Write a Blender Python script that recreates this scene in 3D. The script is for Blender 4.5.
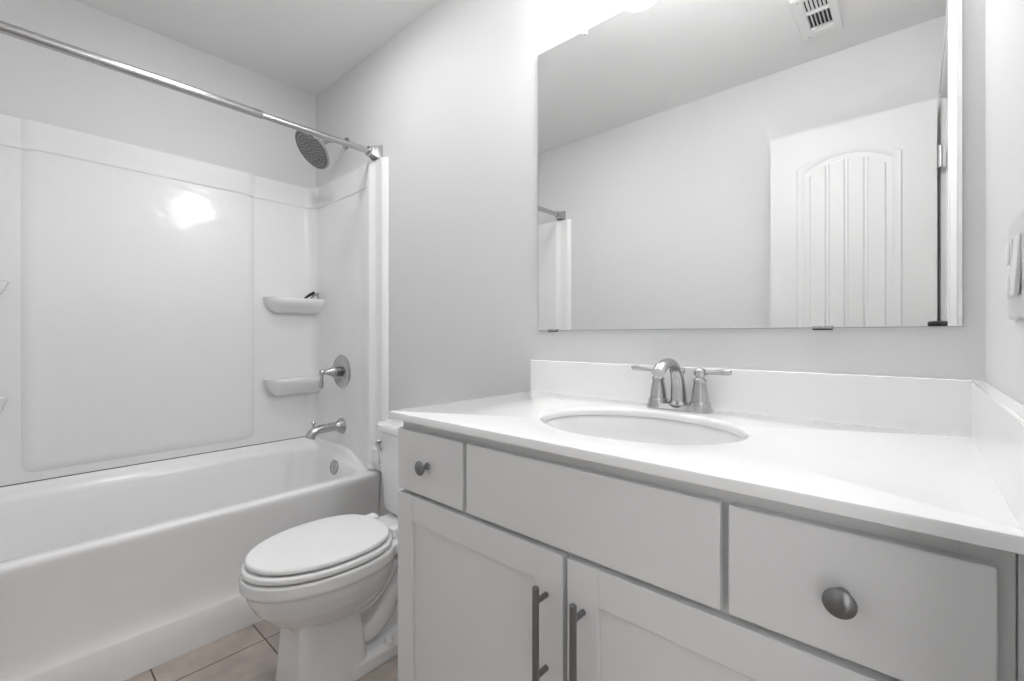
import bpy, bmesh, math, random
from mathutils import Vector, Matrix
PI = math.pi
random.seed(4)
S = bpy.context.scene
COL = S.collection
for o in list(bpy.data.objects):
    bpy.data.objects.remove(o)

# ------------------------------------------------------------------ camera, world, exposure
W, L, H = 2.6247, 1.4861, 2.4426           # room: x 0..W, y -L..0 (mirror wall is y = 0), z 0..H
CAM = (2.5309, -1.1650, 1.0896)
cd = bpy.data.cameras.new('camera_view')
cd.sensor_width = 36.0
cd.lens = 36.0 * 451.336 / 1024.0
cd.shift_y = -5.0 / 1024.0
cd.clip_start = 0.01
cam = bpy.data.objects.new('camera_view', cd)
COL.objects.link(cam)
cam.location = CAM
cam.rotation_euler = (PI / 2, 0, math.radians(41.7698))
S.camera = cam

wd = bpy.data.worlds.new('world')
S.world = wd
wd.use_nodes = True
wd.node_tree.nodes['Background'].inputs[0].default_value = (1, 1, 1, 1)
wd.node_tree.nodes['Background'].inputs[1].default_value = 2.0

S.view_settings.view_transform = 'Standard'
S.view_settings.look = 'None'
S.view_settings.exposure = 0.36
S.view_settings.gamma = 1.0
S.view_settings.use_curve_mapping = False
SHADE_EMIT = 32.0         # glass shades of the vanity light
FILL_EMIT = 29.0            # invented ceiling fill near the toilet, kept out of view
HALL_FILL_EMIT = 2.0          # added hall fill that sends light in through the doorway

# ------------------------------------------------------------------ materials
def new_mat(name):
    m = bpy.data.materials.new(name)
    m.use_nodes = True
    nt = m.node_tree
    return m, nt, nt.nodes['Principled BSDF']

def mat(name, col, rough=0.5, metal=0.0, coat=0.0, noise=0.0, nscale=60.0, bump=0.0, bscale=200.0, stretch=None, spec=None, bdist=0.002):
    m, nt, b = new_mat(name)
    c = (col, col, col) if isinstance(col, (int, float)) else col
    b.inputs['Base Color'].default_value = (*c, 1)
    b.inputs['Roughness'].default_value = rough
    b.inputs['Metallic'].default_value = metal
    b.inputs['Coat Weight'].default_value = coat
    b.inputs['Coat Roughness'].default_value = 0.06
    if spec is not None:
        b.inputs['Specular IOR Level'].default_value = spec
    tc = nt.nodes.new('ShaderNodeTexCoord')
    mp = nt.nodes.new('ShaderNodeMapping')
    nt.links.new(tc.outputs['Object'], mp.inputs['Vector'])
    if stretch:
        mp.inputs['Scale'].default_value = stretch
    if noise > 0:
        n = nt.nodes.new('ShaderNodeTexNoise')
        n.inputs['Scale'].default_value = nscale
        n.inputs['Detail'].default_value = 3
        nt.links.new(mp.outputs[0], n.inputs['Vector'])
        r = nt.nodes.new('ShaderNodeMapRange')
        r.inputs['To Min'].default_value = 1 - noise
        r.inputs['To Max'].default_value = 1 + noise
        nt.links.new(n.outputs['Fac'], r.inputs['Value'])
        mx = nt.nodes.new('ShaderNodeMix')
        mx.data_type = 'RGBA'
        mx.blend_type = 'MULTIPLY'
        mx.inputs['Factor'].default_value = 1
        mx.inputs['A'].default_value = (*c, 1)
        nt.links.new(r.outputs[0], mx.inputs['B'])
        nt.links.new(mx.outputs['Result'], b.inputs['Base Color'])
    if bump > 0:
        n2 = nt.nodes.new('ShaderNodeTexNoise')
        n2.inputs['Scale'].default_value = bscale
        nt.links.new(mp.outputs[0], n2.inputs['Vector'])
        bp = nt.nodes.new('ShaderNodeBump')
        bp.inputs['Strength'].default_value = bump
        bp.inputs['Distance'].default_value = bdist
        nt.links.new(n2.outputs['Fac'], bp.inputs['Height'])
        nt.links.new(bp.outputs[0], b.inputs['Normal'])
    return m

def emit_mat(name, strength, base=0.9):
    m, nt, b = new_mat(name)
    b.inputs['Base Color'].default_value = (base, base, base, 1)
    b.inputs['Emission Color'].default_value = (1, 1, 1, 1)
    b.inputs['Emission Strength'].default_value = strength
    return m

M_WALL = mat('wall_paint', 0.735, 0.55, noise=0.012, nscale=3, bump=0.12, bscale=180)
M_CEIL = mat('ceiling_paint', 0.87, 0.8, noise=0.012, nscale=3, bump=0.2, bscale=120)
M_TRIM = mat('trim_paint', 0.84, 0.35, noise=0.01, nscale=8)
M_DOOR = mat('door_paint', 0.74, 0.4, noise=0.01, nscale=5)
M_ACRYL = mat('surround_acrylic', 0.90, 0.15, coat=0.0, noise=0.008, nscale=2, bump=1.0, bscale=8, bdist=0.0026)
M_TUB = mat('tub_enamel', 0.94, 0.22, coat=0.0, noise=0.008, nscale=3)
M_CERAMIC = mat('toilet_ceramic', 0.90, 0.10, coat=0.4, noise=0.006, nscale=5)
M_SEAT = mat('seat_plastic', 0.93, 0.25, noise=0.006, nscale=5)
M_COUNTER = mat('cultured_marble', 0.95, 0.12, coat=0.4, noise=0.012, nscale=7)
M_SINK = mat('sink_porcelain', 0.84, 0.08, coat=0.4, noise=0.006, nscale=5)
M_CAB = mat('cabinet_paint', 0.82, 0.42, noise=0.012, nscale=10, bump=0.03, bscale=300)
M_CABIN = mat('cabinet_frame_paint', 0.80, 0.45, noise=0.012, nscale=10)
M_NICKEL = mat('brushed_nickel', 0.48, 0.26, metal=1, noise=0.06, nscale=90, stretch=(1, 1, 0.1))
M_PULL = mat('dark_nickel', 0.25, 0.30, metal=1, noise=0.10, nscale=160, stretch=(1, 1, 0.1))
M_SPRAY = mat('spray_face_grey', 0.17, 0.35, metal=0.8, noise=0.08, nscale=120)
M_NOZZLE = mat('nozzle_rubber', 0.42, 0.5, noise=0.05, nscale=80)
M_STEEL = mat('hinge_steel', 0.5, 0.35, metal=0.7, noise=0.04, nscale=80)
M_PLATE = mat('switch_plastic', 0.60, 0.3, noise=0.01, nscale=20)
M_DEVICE = mat('device_plastic', 0.74, 0.3, noise=0.01, nscale=20)
M_BLACK = mat('black_plastic', 0.015, 0.35, noise=0.1, nscale=60)
M_DARK = mat('duct_dark', 0.03, 0.8, noise=0.1, nscale=20)
M_SHADE = emit_mat('lit_glass_shade', SHADE_EMIT)
M_HALLFILL = emit_mat('hall_fill_glow', HALL_FILL_EMIT)
M_FILLGLOW = emit_mat('ceiling_fill_glow', FILL_EMIT)
M_CLEAR = mat('clear_clip_plastic', 0.9, 0.15, noise=0.01, nscale=30)
M_CAULK = mat('caulk_grey', 0.16, 0.8, noise=0.1, nscale=20)

def mirror_mat():
    m, nt, b = new_mat('mirror_silvering')
    b.inputs['Base Color'].default_value = (0.93, 0.935, 0.93, 1)
    b.inputs['Metallic'].default_value = 1
    b.inputs['Roughness'].default_value = 0.0
    return m
M_MIRROR = mirror_mat()
M_MEDGE = mat('mirror_edge_glass', (0.50, 0.53, 0.52), 0.2, noise=0.03, nscale=20)

def tile_mat():
    m, nt, b = new_mat('beige_floor_tile')
    geo = nt.nodes.new('ShaderNodeNewGeometry')
    mp = nt.nodes.new('ShaderNodeMapping')
    mp.inputs['Location'].default_value = (-0.792 + 0.305 * 4, 0.547 + 0.305 * 4 , 0)
    nt.links.new(geo.outputs['Position'], mp.inputs['Vector'])
    br = nt.nodes.new('ShaderNodeTexBrick')
    br.offset = 0.0
    br.squash = 1.0
    br.inputs['Scale'].default_value = 1.0
    br.inputs['Brick Width'].default_value = 0.305
    br.inputs['Row Height'].default_value = 0.305
    br.inputs['Mortar Size'].default_value = 0.0028
    br.inputs['Mortar Smooth'].default_value = 0.2
    br.inputs['Color1'].default_value = (0.55, 0.48, 0.43, 1)
    br.inputs['Color2'].default_value = (0.505, 0.44, 0.395, 1)
    br.inputs['Mortar'].default_value = (0.13, 0.10, 0.08, 1)
    nt.links.new(mp.outputs[0], br.inputs['Vector'])
    n = nt.nodes.new('ShaderNodeTexNoise')
    n.inputs['Scale'].default_value = 11
    n.inputs['Detail'].default_value = 6
    n.inputs['Roughness'].default_value = 0.62
    nt.links.new(geo.outputs['Position'], n.inputs['Vector'])
    r = nt.nodes.new('ShaderNodeMapRange')
    r.inputs['From Min'].default_value = 0.3
    r.inputs['From Max'].default_value = 0.7
    r.inputs['To Min'].default_value = 0.80
    r.inputs['To Max'].default_value = 1.16
    nt.links.new(n.outputs['Fac'], r.inputs['Value'])
    mx = nt.nodes.new('ShaderNodeMix')
    mx.data_type = 'RGBA'
    mx.blend_type = 'MULTIPLY'
    mx.inputs['Factor'].default_value = 1
    nt.links.new(br.outputs['Color'], mx.inputs['A'])
    nt.links.new(r.outputs[0], mx.inputs['B'])
    nt.links.new(mx.outputs['Result'], b.inputs['Base Color'])
    b.inputs['Roughness'].default_value = 0.42
    bp = nt.nodes.new('ShaderNodeBump')
    bp.inputs['Strength'].default_value = 0.5
    bp.inputs['Distance'].default_value = 0.002
    inv = nt.nodes.new('ShaderNodeMath')
    inv.operation = 'SUBTRACT'
    inv.inputs[0].default_value = 1
    nt.links.new(br.outputs['Fac'], inv.inputs[1])
    nt.links.new(inv.outputs[0], bp.inputs['Height'])
    nt.links.new(bp.outputs[0], b.inputs['Normal'])
    return m
M_TILE = tile_mat()

# ------------------------------------------------------------------ mesh helpers (world coordinates)
def BM():
    return bmesh.new()

def box(bm, x0, x1, y0, y1, z0, z1):
    v = [bm.verts.new(p) for p in ((x0, y0, z0), (x1, y0, z0), (x1, y1, z0), (x0, y1, z0),
                                   (x0, y0, z1), (x1, y0, z1), (x1, y1, z1), (x0, y1, z1))]
    for f in ((3, 2, 1, 0), (4, 5, 6, 7), (0, 1, 5, 4), (1, 2, 6, 5), (2, 3, 7, 6), (3, 0, 4, 7)):
        bm.faces.new([v[i] for i in f])

def loft(bm, rings, cap0=True, cap1=True, closed=True):
    vs = [[bm.verts.new(p) for p in r] for r in rings]
    n = len(rings[0])
    for a, b in zip(vs[:-1], vs[1:]):
        for i in range(n if closed else n - 1):
            j = (i + 1) % n
            bm.faces.new((a[i], a[j], b[j], b[i]))
    if cap0:
        bm.faces.new(list(reversed(vs[0])))
    if cap1:
        bm.faces.new(vs[-1])
    return vs

def frame_of(d):
    d = Vector(d).normalized()
    up = Vector((0, 0, 1)) if abs(d.z) < 0.95 else Vector((0, 1, 0))
    a = d.cross(up).normalized()
    return d, a, d.cross(a).normalized()

def lathe(bm, base, axis, prof, n=32):
    """prof: (radius, height along axis)"""
    d, a, b = frame_of(axis)
    base = Vector(base)
    rings = [[base + d * h + (a * math.cos(2 * PI * k / n) + b * math.sin(2 * PI * k / n)) * max(r, 1e-5) for k in range(n)] for r, h in prof]
    loft(bm, rings)

def tube(bm, pts, rad, n=14, flat=None):
    """swept tube; rad float or list; flat = list of (wa, wb) multipliers"""
    pts = [Vector(p) for p in pts]
    m = len(pts)
    if not isinstance(rad, (list, tuple)):
        rad = [rad] * m
    tang = []
    for i in range(m):
        t = (pts[min(i + 1, m - 1)] - pts[max(i - 1, 0)]).normalized()
        tang.append(t)
    d, a, b = frame_of(tang[0])
    rings = []
    for i in range(m):
        t = tang[i]
        a = (a - t * a.dot(t)).normalized()
        b = t.cross(a).normalized()
        fa, fb = flat[i] if flat else (1, 1)
        rings.append([pts[i] + a * math.cos(2 * PI * k / n) * rad[i] * fa + b * math.sin(2 * PI * k / n) * rad[i] * fb for k in range(n)])
    loft(bm, rings)

def smooth_path(ctrl, n=24):
    """Catmull-Rom through control points"""
    P = [Vector(c) for c in ctrl]
    P = [P[0] * 2 - P[1]] + P + [P[-1] * 2 - P[-2]]
    out = []
    seg = len(P) - 3
    for i in range(seg):
        p0, p1, p2, p3 = P[i:i + 4]
        k = max(2, n // seg)
        for q in range(k):
            t = q / k
            out.append(0.5 * ((2 * p1) + (p2 - p0) * t + (2 * p0 - 5 * p1 + 4 * p2 - p3) * t * t + (3 * p1 - p0 - 3 * p2 + p3) * t ** 3))
    out.append(P[-2])
    return out

def prism(bm, poly, z0, z1):
    loft(bm, [[(x, y, z0) for x, y in poly], [(x, y, z1) for x, y in poly]])

def rrect(x0, x1, y0, y1, r, k=8, e=10):
    """rounded rectangle, fixed point count, counter-clockwise"""
    r = min(r, (x1 - x0) / 2 - 1e-4, (y1 - y0) / 2 - 1e-4)
    out = []
    cs = [(x1 - r, y0 + r, -PI / 2), (x1 - r, y1 - r, 0), (x0 + r, y1 - r, PI / 2), (x0 + r, y0 + r, PI)]
    for c in range(4):
        cx, cy, a0 = cs[c]
        for i in range(k + 1):
            a = a0 + PI / 2 * i / k
            out.append((cx + r * math.cos(a), cy + r * math.sin(a)))
        nx, ny, na = cs[(c + 1) % 4]
        p = out[-1]
        q = (nx + r * math.cos(na), ny + r * math.sin(na))
        for i in range(1, e):
            t = i / e
            out.append((p[0] + (q[0] - p[0]) * t, p[1] + (q[1] - p[1]) * t))
    return out

def origin(o):
    v = Vector((0, 0, 0))
    while o:
        v = v + o.location
        o = o.parent
    return v

def obj(name, bm, m, parent=None, bevel=0.0, seg=2, smooth=True, angle=35, mods=None, base=None):
    bmesh.ops.recalc_face_normals(bm, faces=bm.faces[:])
    off = origin(parent) if parent else (Vector(base) if base else Vector((0, 0, 0)))
    bmesh.ops.translate(bm, verts=bm.verts[:], vec=-off)
    me = bpy.data.meshes.new(name)
    bm.to_mesh(me)
    bm.free()
    if isinstance(m, (list, tuple)):
        for q in m:
            me.materials.append(q)
    else:
        me.materials.append(m)
    if smooth:
        me.shade_smooth()
        if angle:
            me.set_sharp_from_angle(angle=math.radians(angle))
    o = bpy.data.objects.new(name, me)
    COL.objects.link(o)
    if parent:
        o.parent = parent
    elif base:
        o.location = base
    if bevel > 0:
        b = o.modifiers.new('bevel', 'BEVEL')
        b.width = bevel
        b.segments = seg
        b.limit_method = 'ANGLE'
        b.angle_limit = math.radians(40)
        b.harden_normals = False
    return o

def tag(o, label, cat, group=None):
    o['label'] = label
    o['category'] = cat
    if group:
        o['group'] = group
    return o

def thing(name, label, cat, loc, group=None):
    o = bpy.data.objects.new(name, None)
    o.empty_display_size = 0.05
    COL.objects.link(o)
    o.location = loc
    return tag(o, label, cat, group)

def struct(name, bm, m, parent=None, **kw):
    o = obj(name, bm, m, parent, **kw)
    if not parent:
        o['kind'] = 'structure'
    return o

def rotpts(bm, verts, centre, axis, ang):
    bmesh.ops.rotate(bm, verts=verts, cent=centre, matrix=Matrix.Rotation(ang, 3, axis))

# ------------------------------------------------------------------ room shell
HX = 3.95                                   # far wall of the hall outside the door
DY0, DY1, DZ = -1.393, -0.790, 2.056        # doorway in the right wall
bm = BM(); box(bm, -0.1, HX + 0.1, -2.9, 0.5, -0.1, 0.0); struct('floor', bm, M_TILE)
bm = BM(); box(bm, -0.1, HX + 0.1, -2.9, 0.5, H, H + 0.1); struct('ceiling', bm, M_CEIL)
bm = BM(); box(bm, -0.1, W + 0.11, 0, 0.1, 0, H); struct('wall_back', bm, M_WALL)
bm = BM(); box(bm, -0.1, 0, -L - 0.1, 0, 0, H); struct('wall_left', bm, M_WALL)
bm = BM(); box(bm, 0, W + 0.11, -L - 0.1, -L, 0, H); struct('wall_front', bm, M_WALL)
bm = BM()
box(bm, W, W + 0.11, DY1 + 0.018, 0, 0, H)
box(bm, W, W + 0.11, -L, DY0 - 0.018, 0, H)
box(bm, W, W + 0.11, DY0 - 0.018, DY1 + 0.018, DZ + 0.018, H)
struct('wall_right', bm, M_WALL)
bm = BM()
box(bm, HX, HX + 0.1, -2.9, 0.5, 0, H)
box(bm, W + 0.11, HX, 0.4, 0.5, 0, H)
struct('wall_hall', bm, M_WALL)
# jamb and casing of the doorway
bm = BM()
box(bm, W - 0.002, W + 0.112, DY1, DY1 + 0.018, 0, DZ)
box(bm, W - 0.002, W + 0.112, DY0 - 0.018, DY0, 0, DZ)
box(bm, W - 0.002, W + 0.112, DY0 - 0.018, DY1 + 0.018, DZ, DZ + 0.018)
box(bm, W + 0.045, W + 0.080, DY1 - 0.011, DY1, 0, DZ)
box(bm, W + 0.045, W + 0.080, DY0, DY0 + 0.011, 0, DZ)
box(bm, W + 0.045, W + 0.080, DY0, DY1, DZ - 0.011, DZ)
struct('trim_1', bm, M_TRIM, bevel=0.0015)
bm = BM()
for side in (0, 1):
    xa, xb = (W - 0.016, W) if side == 0 else (W + 0.11, W + 0.126)
    for (a, b_) in ((DY1 + 0.004, DY1 + 0.061), (DY0 - 0.061, DY0 - 0.004)):
        box(bm, xa, xb, a, b_, 0, DZ + 0.004)
    box(bm, xa, xb, DY0 - 0.061, DY1 + 0.061, DZ + 0.004, DZ + 0.061)
    xc, xd = (W - 0.020, W - 0.016) if side == 0 else (W + 0.126, W + 0.130)
    box(bm, xc, xd, DY1 + 0.040, DY1 + 0.061, 0, DZ + 0.061)
    box(bm, xc, xd, DY0 - 0.061, DY0 - 0.040, 0, DZ + 0.061)
    box(bm, xc, xd, DY0 - 0.061, DY1 + 0.061, DZ + 0.040, DZ + 0.061)
struct('trim_2', bm, M_TRIM, bevel=0.002)
bm = BM(); box(bm, 0.745, 1.588, -0.013, 0, 0, 0.082); struct('baseboard_back', bm, M_TRIM, bevel=0.004)
bm = BM(); box(bm, 0.745, W - 0.002, -L, -L + 0.013, 0, 0.082); struct('baseboard_front', bm, M_TRIM, bevel=0.004)
bm = BM(); box(bm, W - 0.013, W, DY1 + 0.063, -0.545, 0, 0.082); struct('baseboard_right', bm, M_TRIM, bevel=0.004)

# door, opened flat against the front wall
YF = -1.3535                                # face seen in the mirror
door = thing('door_1', 'white arched-panel door standing open, seen in the mirror', 'door', (2.600, YF - 0.035, 0.008))
del door['category']; del door['label']; door['kind'] = 'structure'
DX0, DX1 = 1.999, 2.5975
def arch(x0, x1, zb, zs, zt, n=18):
    """outline with a segmental arched top, counter-clockwise seen from +y"""
    w = (x1 - x0) / 2; h = zt - zs; R = (w * w + h * h) / (2 * h); cx = (x0 + x1) / 2; cz = zt - R
    a = math.asin(w / R)
    top = [(cx + R * math.sin(a - 2 * a * i / n), cz + R * math.cos(a - 2 * a * i / n)) for i in range(n + 1)]
    return [(x0, zb), (x1, zb)] + top, (lambda x: cz + math.sqrt(max(R * R - (x - cx) ** 2, 0)))
bm = BM()
box(bm, DX0, DX1, YF - 0.035, YF, 0.008, 2.050)
def door_panel(x0, x1, zb, zs, zt):
    outl, _ = arch(x0, x1, zb, zs, zt)
    inl, top = arch(x0 + 0.018, x1 - 0.018, zb + 0.018, zs - 0.014, zt - 0.018)
    inl2, _ = arch(x0 + 0.034, x1 - 0.034, zb + 0.034, zs - 0.028, zt - 0.034)
    rings = []
    for (o_, y) in ((outl, YF - 0.001), ([(o[0] * 0.7 + i[0] * 0.3, o[1] * 0.7 + i[1] * 0.3) for o, i in zip(outl, inl)], YF + 0.006),
                    (inl, YF + 0.005), (inl2, YF - 0.001)):
        rings.append([(x, y, z) for x, z in o_])
    loft(bm, rings, False, False)
    xa, xb = x0 + 0.052, x1 - 0.052
    n = 5 if (xb - xa) > 0.2 else 1
    _, top = arch(x0 + 0.05, x1 - 0.05, zb + 0.05, zs - 0.042, zt - 0.05)
    n = 4
    for i in range(n):
        a = xa + (xb - xa) * i / n + (0.0035 if i else 0); b_ = xa + (xb - xa) * (i + 1) / n - (0.0035 if i < n - 1 else 0)
        m_ = 5
        xs = [a + (b_ - a) * q / m_ for q in range(m_ + 1)]
        poly = [(a, zb + 0.052), (b_, zb + 0.052)] + [(x, top(x)) for x in reversed(xs)]
        def shr(p, d):
            cx = (a + b_) / 2
            return (p[0] + (d if p[0] < cx - 0.02 else (-d if p[0] > cx + 0.02 else 0)), p[1] + (d if p[1] < zb + 0.1 else -d))
        loft(bm, [[(p[0], YF - 0.001, p[1]) for p in poly], [(*(shr(p, 0.006)[:1]), YF + 0.006, shr(p, 0.006)[1]) for p in poly]], False, True)
door_panel(2.109, 2.492, 1.03, 1.872, 1.935)
door_panel(2.109, 2.492, 0.22, 0.84, 0.885)
obj('slab', bm, M_DOOR, door, angle=25)
for hz in (0.22, 1.015, 1.812):
    bm = BM()
    lathe(bm, (2.6075, YF + 0.004, hz - 0.045), (0, 0, 1), [(0.001, 0), (0.0065, 0.001), (0.0065, 0.089), (0.001, 0.09)], 14)
    box(bm, 2.598, 2.6225, YF - 0.032, YF + 0.002, hz - 0.045, hz + 0.045) if False else None
    box(bm, 2.6002, 2.6022, YF - 0.031, YF + 0.004, hz - 0.045, hz + 0.045)
    box(bm, 2.607, 2.6225, YF + 0.001, YF + 0.003, hz - 0.045, hz + 0.045)
    obj('hinge', bm, M_STEEL, door)
for s, y in ((1, YF), (-1, YF - 0.035)):
    bm = BM()
    lathe(bm, (2.06, y, 0.93), (0, s, 0), [(0.030, 0), (0.031, 0.004), (0.026, 0.009), (0.011, 0.012), (0.011, 0.026), (0.022, 0.032), (0.027, 0.042), (0.024, 0.052), (0.010, 0.057), (0.0, 0.058)])
    obj('knob', bm, M_NICKEL, door)

# ------------------------------------------------------------------ bathtub
def sstep(t):
    t = max(0.0, min(1.0, t)); return t * t * (3 - 2 * t)
tub = thing('bathtub', 'white alcove bathtub with a flared plain apron along the left wall', 'bathtub', (0.34, -L / 2, 0))
bm = BM()
rings = []
for (x0, x1, y0, y1, r, zf, zb, wide) in (
        (0.003, 0.640, -L + 0.003, -0.003, 0.012, 0.458, 0.530, 0.30),
        (0.026, 0.639, -L + 0.026, -0.026, 0.016, 0.458, 0.530, 0.30),
        (0.034, 0.638, -L + 0.034, -0.033, 0.020, 0.458, 0.522, 0.32),
        (0.040, 0.637, -L + 0.040, -0.037, 0.030, 0.458, 0.507, 0.36),
        (0.050, 0.622, -L + 0.060, -0.046, 0.090, 0.458, 0.494, 0.60),
        (0.057, 0.610, -L + 0.068, -0.052, 0.095, 0.454, 0.487, 0.60),
        (0.062, 0.603, -L + 0.076, -0.057, 0.100, 0.445, 0.474, 0.60),
        (0.070, 0.598, -L + 0.100, -0.066, 0.105, 0.410, 0.430, 0.60),
        (0.088, 0.585, -L + 0.170, -0.085, 0.115, 0.280, 0.290, 0.60),
        (0.110, 0.565, -L + 0.260, -0.110, 0.125, 0.150, 0.150, 0.60),
        (0.140, 0.540, -L + 0.310, -0.140, 0.120, 0.105, 0.105, 0.60),
        (0.190, 0.490, -L + 0.370, -0.190, 0.110, 0.092, 0.092, 0.60)):
    ring = []
    for (x, y) in rrect(x0, x1, y0, y1, r):
        w = sstep((x1 - x) / wide)
        ring.append((x, y, zf + (zb - zf) * w))
    rings.append(ring)
loft(bm, rings, False, True)
prof = [(0.636, 0.458), (0.650, 0.4580), (0.659, 0.4560), (0.665, 0.4515), (0.6682, 0.445), (0.6688, 0.436), (0.6675, 0.420),
        (0.664, 0.395), (0.660, 0.355), (0.656, 0.300), (0.6535, 0.245), (0.653, 0.200), (0.6545, 0.168), (0.659, 0.144), (0.6655, 0.128), (0.6690, 0.121),
        (0.6695, 0.060), (0.6695, 0.001), (0.60, 0.001)]
ys = [-L + 0.003 + (L - 0.006) * i / 30 for i in range(31)]
loft(bm, [[(x, y, z) for x, z in prof] for y in ys], False, False, closed=False)
obj('shell', bm, M_TUB, tub, angle=50)
bm = BM()
lathe(bm, (0.350, -0.062, 0.425), (0, -1, 0.12), [(0.036, 0), (0.037, 0.006), (0.034, 0.011), (0.028, 0.012), (0.026, 0.010), (0.010, 0.0105), (0.008, 0.013), (0.0, 0.0135)])
obj('overflow_plate', bm, M_NICKEL, tub)
bm = BM()
lathe(bm, (0.345, -0.27, 0.0915), (0, 0, 1), [(0.036, 0), (0.036, 0.003), (0.030, 0.005), (0.020, 0.004), (0.018, 0.010), (0.0, 0.012)])
obj('drain', bm, M_NICKEL, tub)

# ------------------------------------------------------------------ shower surround
ZS0, ZS1 = 0.534, 1.905
sur = thing('shower_surround', 'glossy white three-wall shower surround standing on the tub rim', 'shower surround', (0.34, -L / 2, ZS0))
XP, YP = 0.020, -0.018                       # front faces of the panels
def cove(cx, cy, r, a0, a1, n=8):
    return [(cx + r * math.cos(a0 + (a1 - a0) * i / n), cy + r * math.sin(a0 + (a1 - a0) * i / n)) for i in range(n + 1)]
def plan_slab(bm, front, back, z0, z1):
    """front and back are point lists of the same length in plan"""
    for (fa, fb, ba, bb) in zip(front[:-1], front[1:], back[:-1], back[1:]):
        pass
    rings = []
    top = [(x, y, z1) for x, y in front]
    bot = [(x, y, z0) for x, y in front]
    n = len(front)
    vt = [bm.verts.new(p) for p in top]; vb = [bm.verts.new(p) for p in bot]
    wt = [bm.verts.new((x, y, z1)) for x, y in back]; wb = [bm.verts.new((x, y, z0)) for x, y in back]
    for i in range(n - 1):
        bm.faces.new((vb[i], vb[i + 1], vt[i + 1], vt[i]))
        bm.faces.new((wb[i], wt[i], wt[i + 1], wb[i + 1]))
        bm.faces.new((vt[i], vt[i + 1], wt[i + 1], wt[i]))
        bm.faces.new((vb[i], wb[i], wb[i + 1], vb[i + 1]))
    bm.faces.new((vb[0], vt[0], wt[0], wb[0]))
    bm.faces.new((vb[-1], wb[-1], wt[-1], vt[-1]))
RC = 0.060
def back_front(dx=0.0, r=RC):
    a = cove(XP + dx + r, YP - dx - r, r, PI / 2, PI, 10)
    b_ = cove(XP + dx + r, -L - YP + dx + r, r, PI, 1.5 * PI, 10)
    return a + b_
# back panel with the coved corners
bm = BM()
fr = back_front()
bk = [(max(0.002, x - XP) if i not in (0, 21) else x, y) for i, (x, y) in enumerate(fr)]
bk = [(fr[0][0], -0.002)] + [(0.002, -0.002)] * 10 + [(0.002, -L + 0.002)] * 10 + [(fr[-1][0], -L + 0.002)]
plan_slab(bm, fr, bk, ZS0, ZS1)
# proud band along the top
fr2 = back_front(0.004)
band_bm = BM(); plan_slab(band_bm, fr2, [(x, y) for x, y in fr], 1.792, ZS1 + 0.001)
obj('top_band', band_bm, M_ACRYL, sur, bevel=0.0022, seg=2, angle=40)
# raised centre panel with soft edges
obj('back_panel', bm, M_ACRYL, sur, bevel=0.0022, seg=2, angle=40)
bm = BM()
rings = []
prf = ((0.0, -0.001), (0.007, 0.003), (0.015, 0.0068), (0.024, 0.0094), (0.034, 0.0105), (0.044, 0.0105))
for d, x in prf:
    rings.append([(XP + x, y, z) for y, z in rrect(-1.131 + d, -0.323 - d, 0.566 + d, 1.80, 0.034, 6, 4)])
loft(bm, rings, False, True)
rings = []
for d, x in prf:
    rings.append([(XP + 0.004 + x, y, z) for y, z in rrect(-1.131 + d, -0.323 - d, 1.790 + d * 0.3, ZS1 + 0.001, 0.006, 6, 4)])
loft(bm, rings, True, True)
obj('raised_panel', bm, M_ACRYL, sur, angle=62)
def end_panel(mirror):
    bm = BM()
    f = [(0.734, -0.001), (0.732, -0.004), (0.715, -0.0215), (0.710, -0.0228), (0.704, -0.0222), (0.690, -0.0210), (0.662, -0.0205), (0.656, -0.0210), (0.651, -0.0230),
         (0.634, -0.0355), (0.629, -0.0372), (0.622, -0.0370), (0.600, -0.0335), (0.575, -0.0295), (0.545, -0.0245), (0.515, -0.0200), (0.495, YP), (0.30, YP), (XP + RC, YP)]
    b_ = [(x, -0.001) for x, y in f]
    b_[0] = (0.734, -0.0005)
    band_f = [(x, y - 0.004) for x, y in f[-7:]]
    band_b = list(f[-7:])
    band_f[0] = (f[-7][0], f[-7][1] - 0.0008)
    band_f[-1] = (XP + RC, YP - 0.004)
    if mirror:
        fl = lambda P: [(x, -L - y) for x, y in P]
        f, b_, band_f, band_b = fl(f), fl(b_), fl(band_f), fl(band_b)
    plan_slab(bm, f, b_, 0.466, ZS1)
    plan_slab(bm, band_f, band_b, 1.792, ZS1 + 0.001)
    # foot of the column on the tub deck
    y0, y1 = (-0.034, -0.002)
    if mirror: y0, y1 = -L + 0.002, -L + 0.034
    box(bm, 0.634, 0.700, y0, y1, 0.500, 0.565)
    obj('end_panel', bm, M_ACRYL, sur, bevel=0.0016, seg=2, angle=40)
end_panel(False); end_panel(True)
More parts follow.
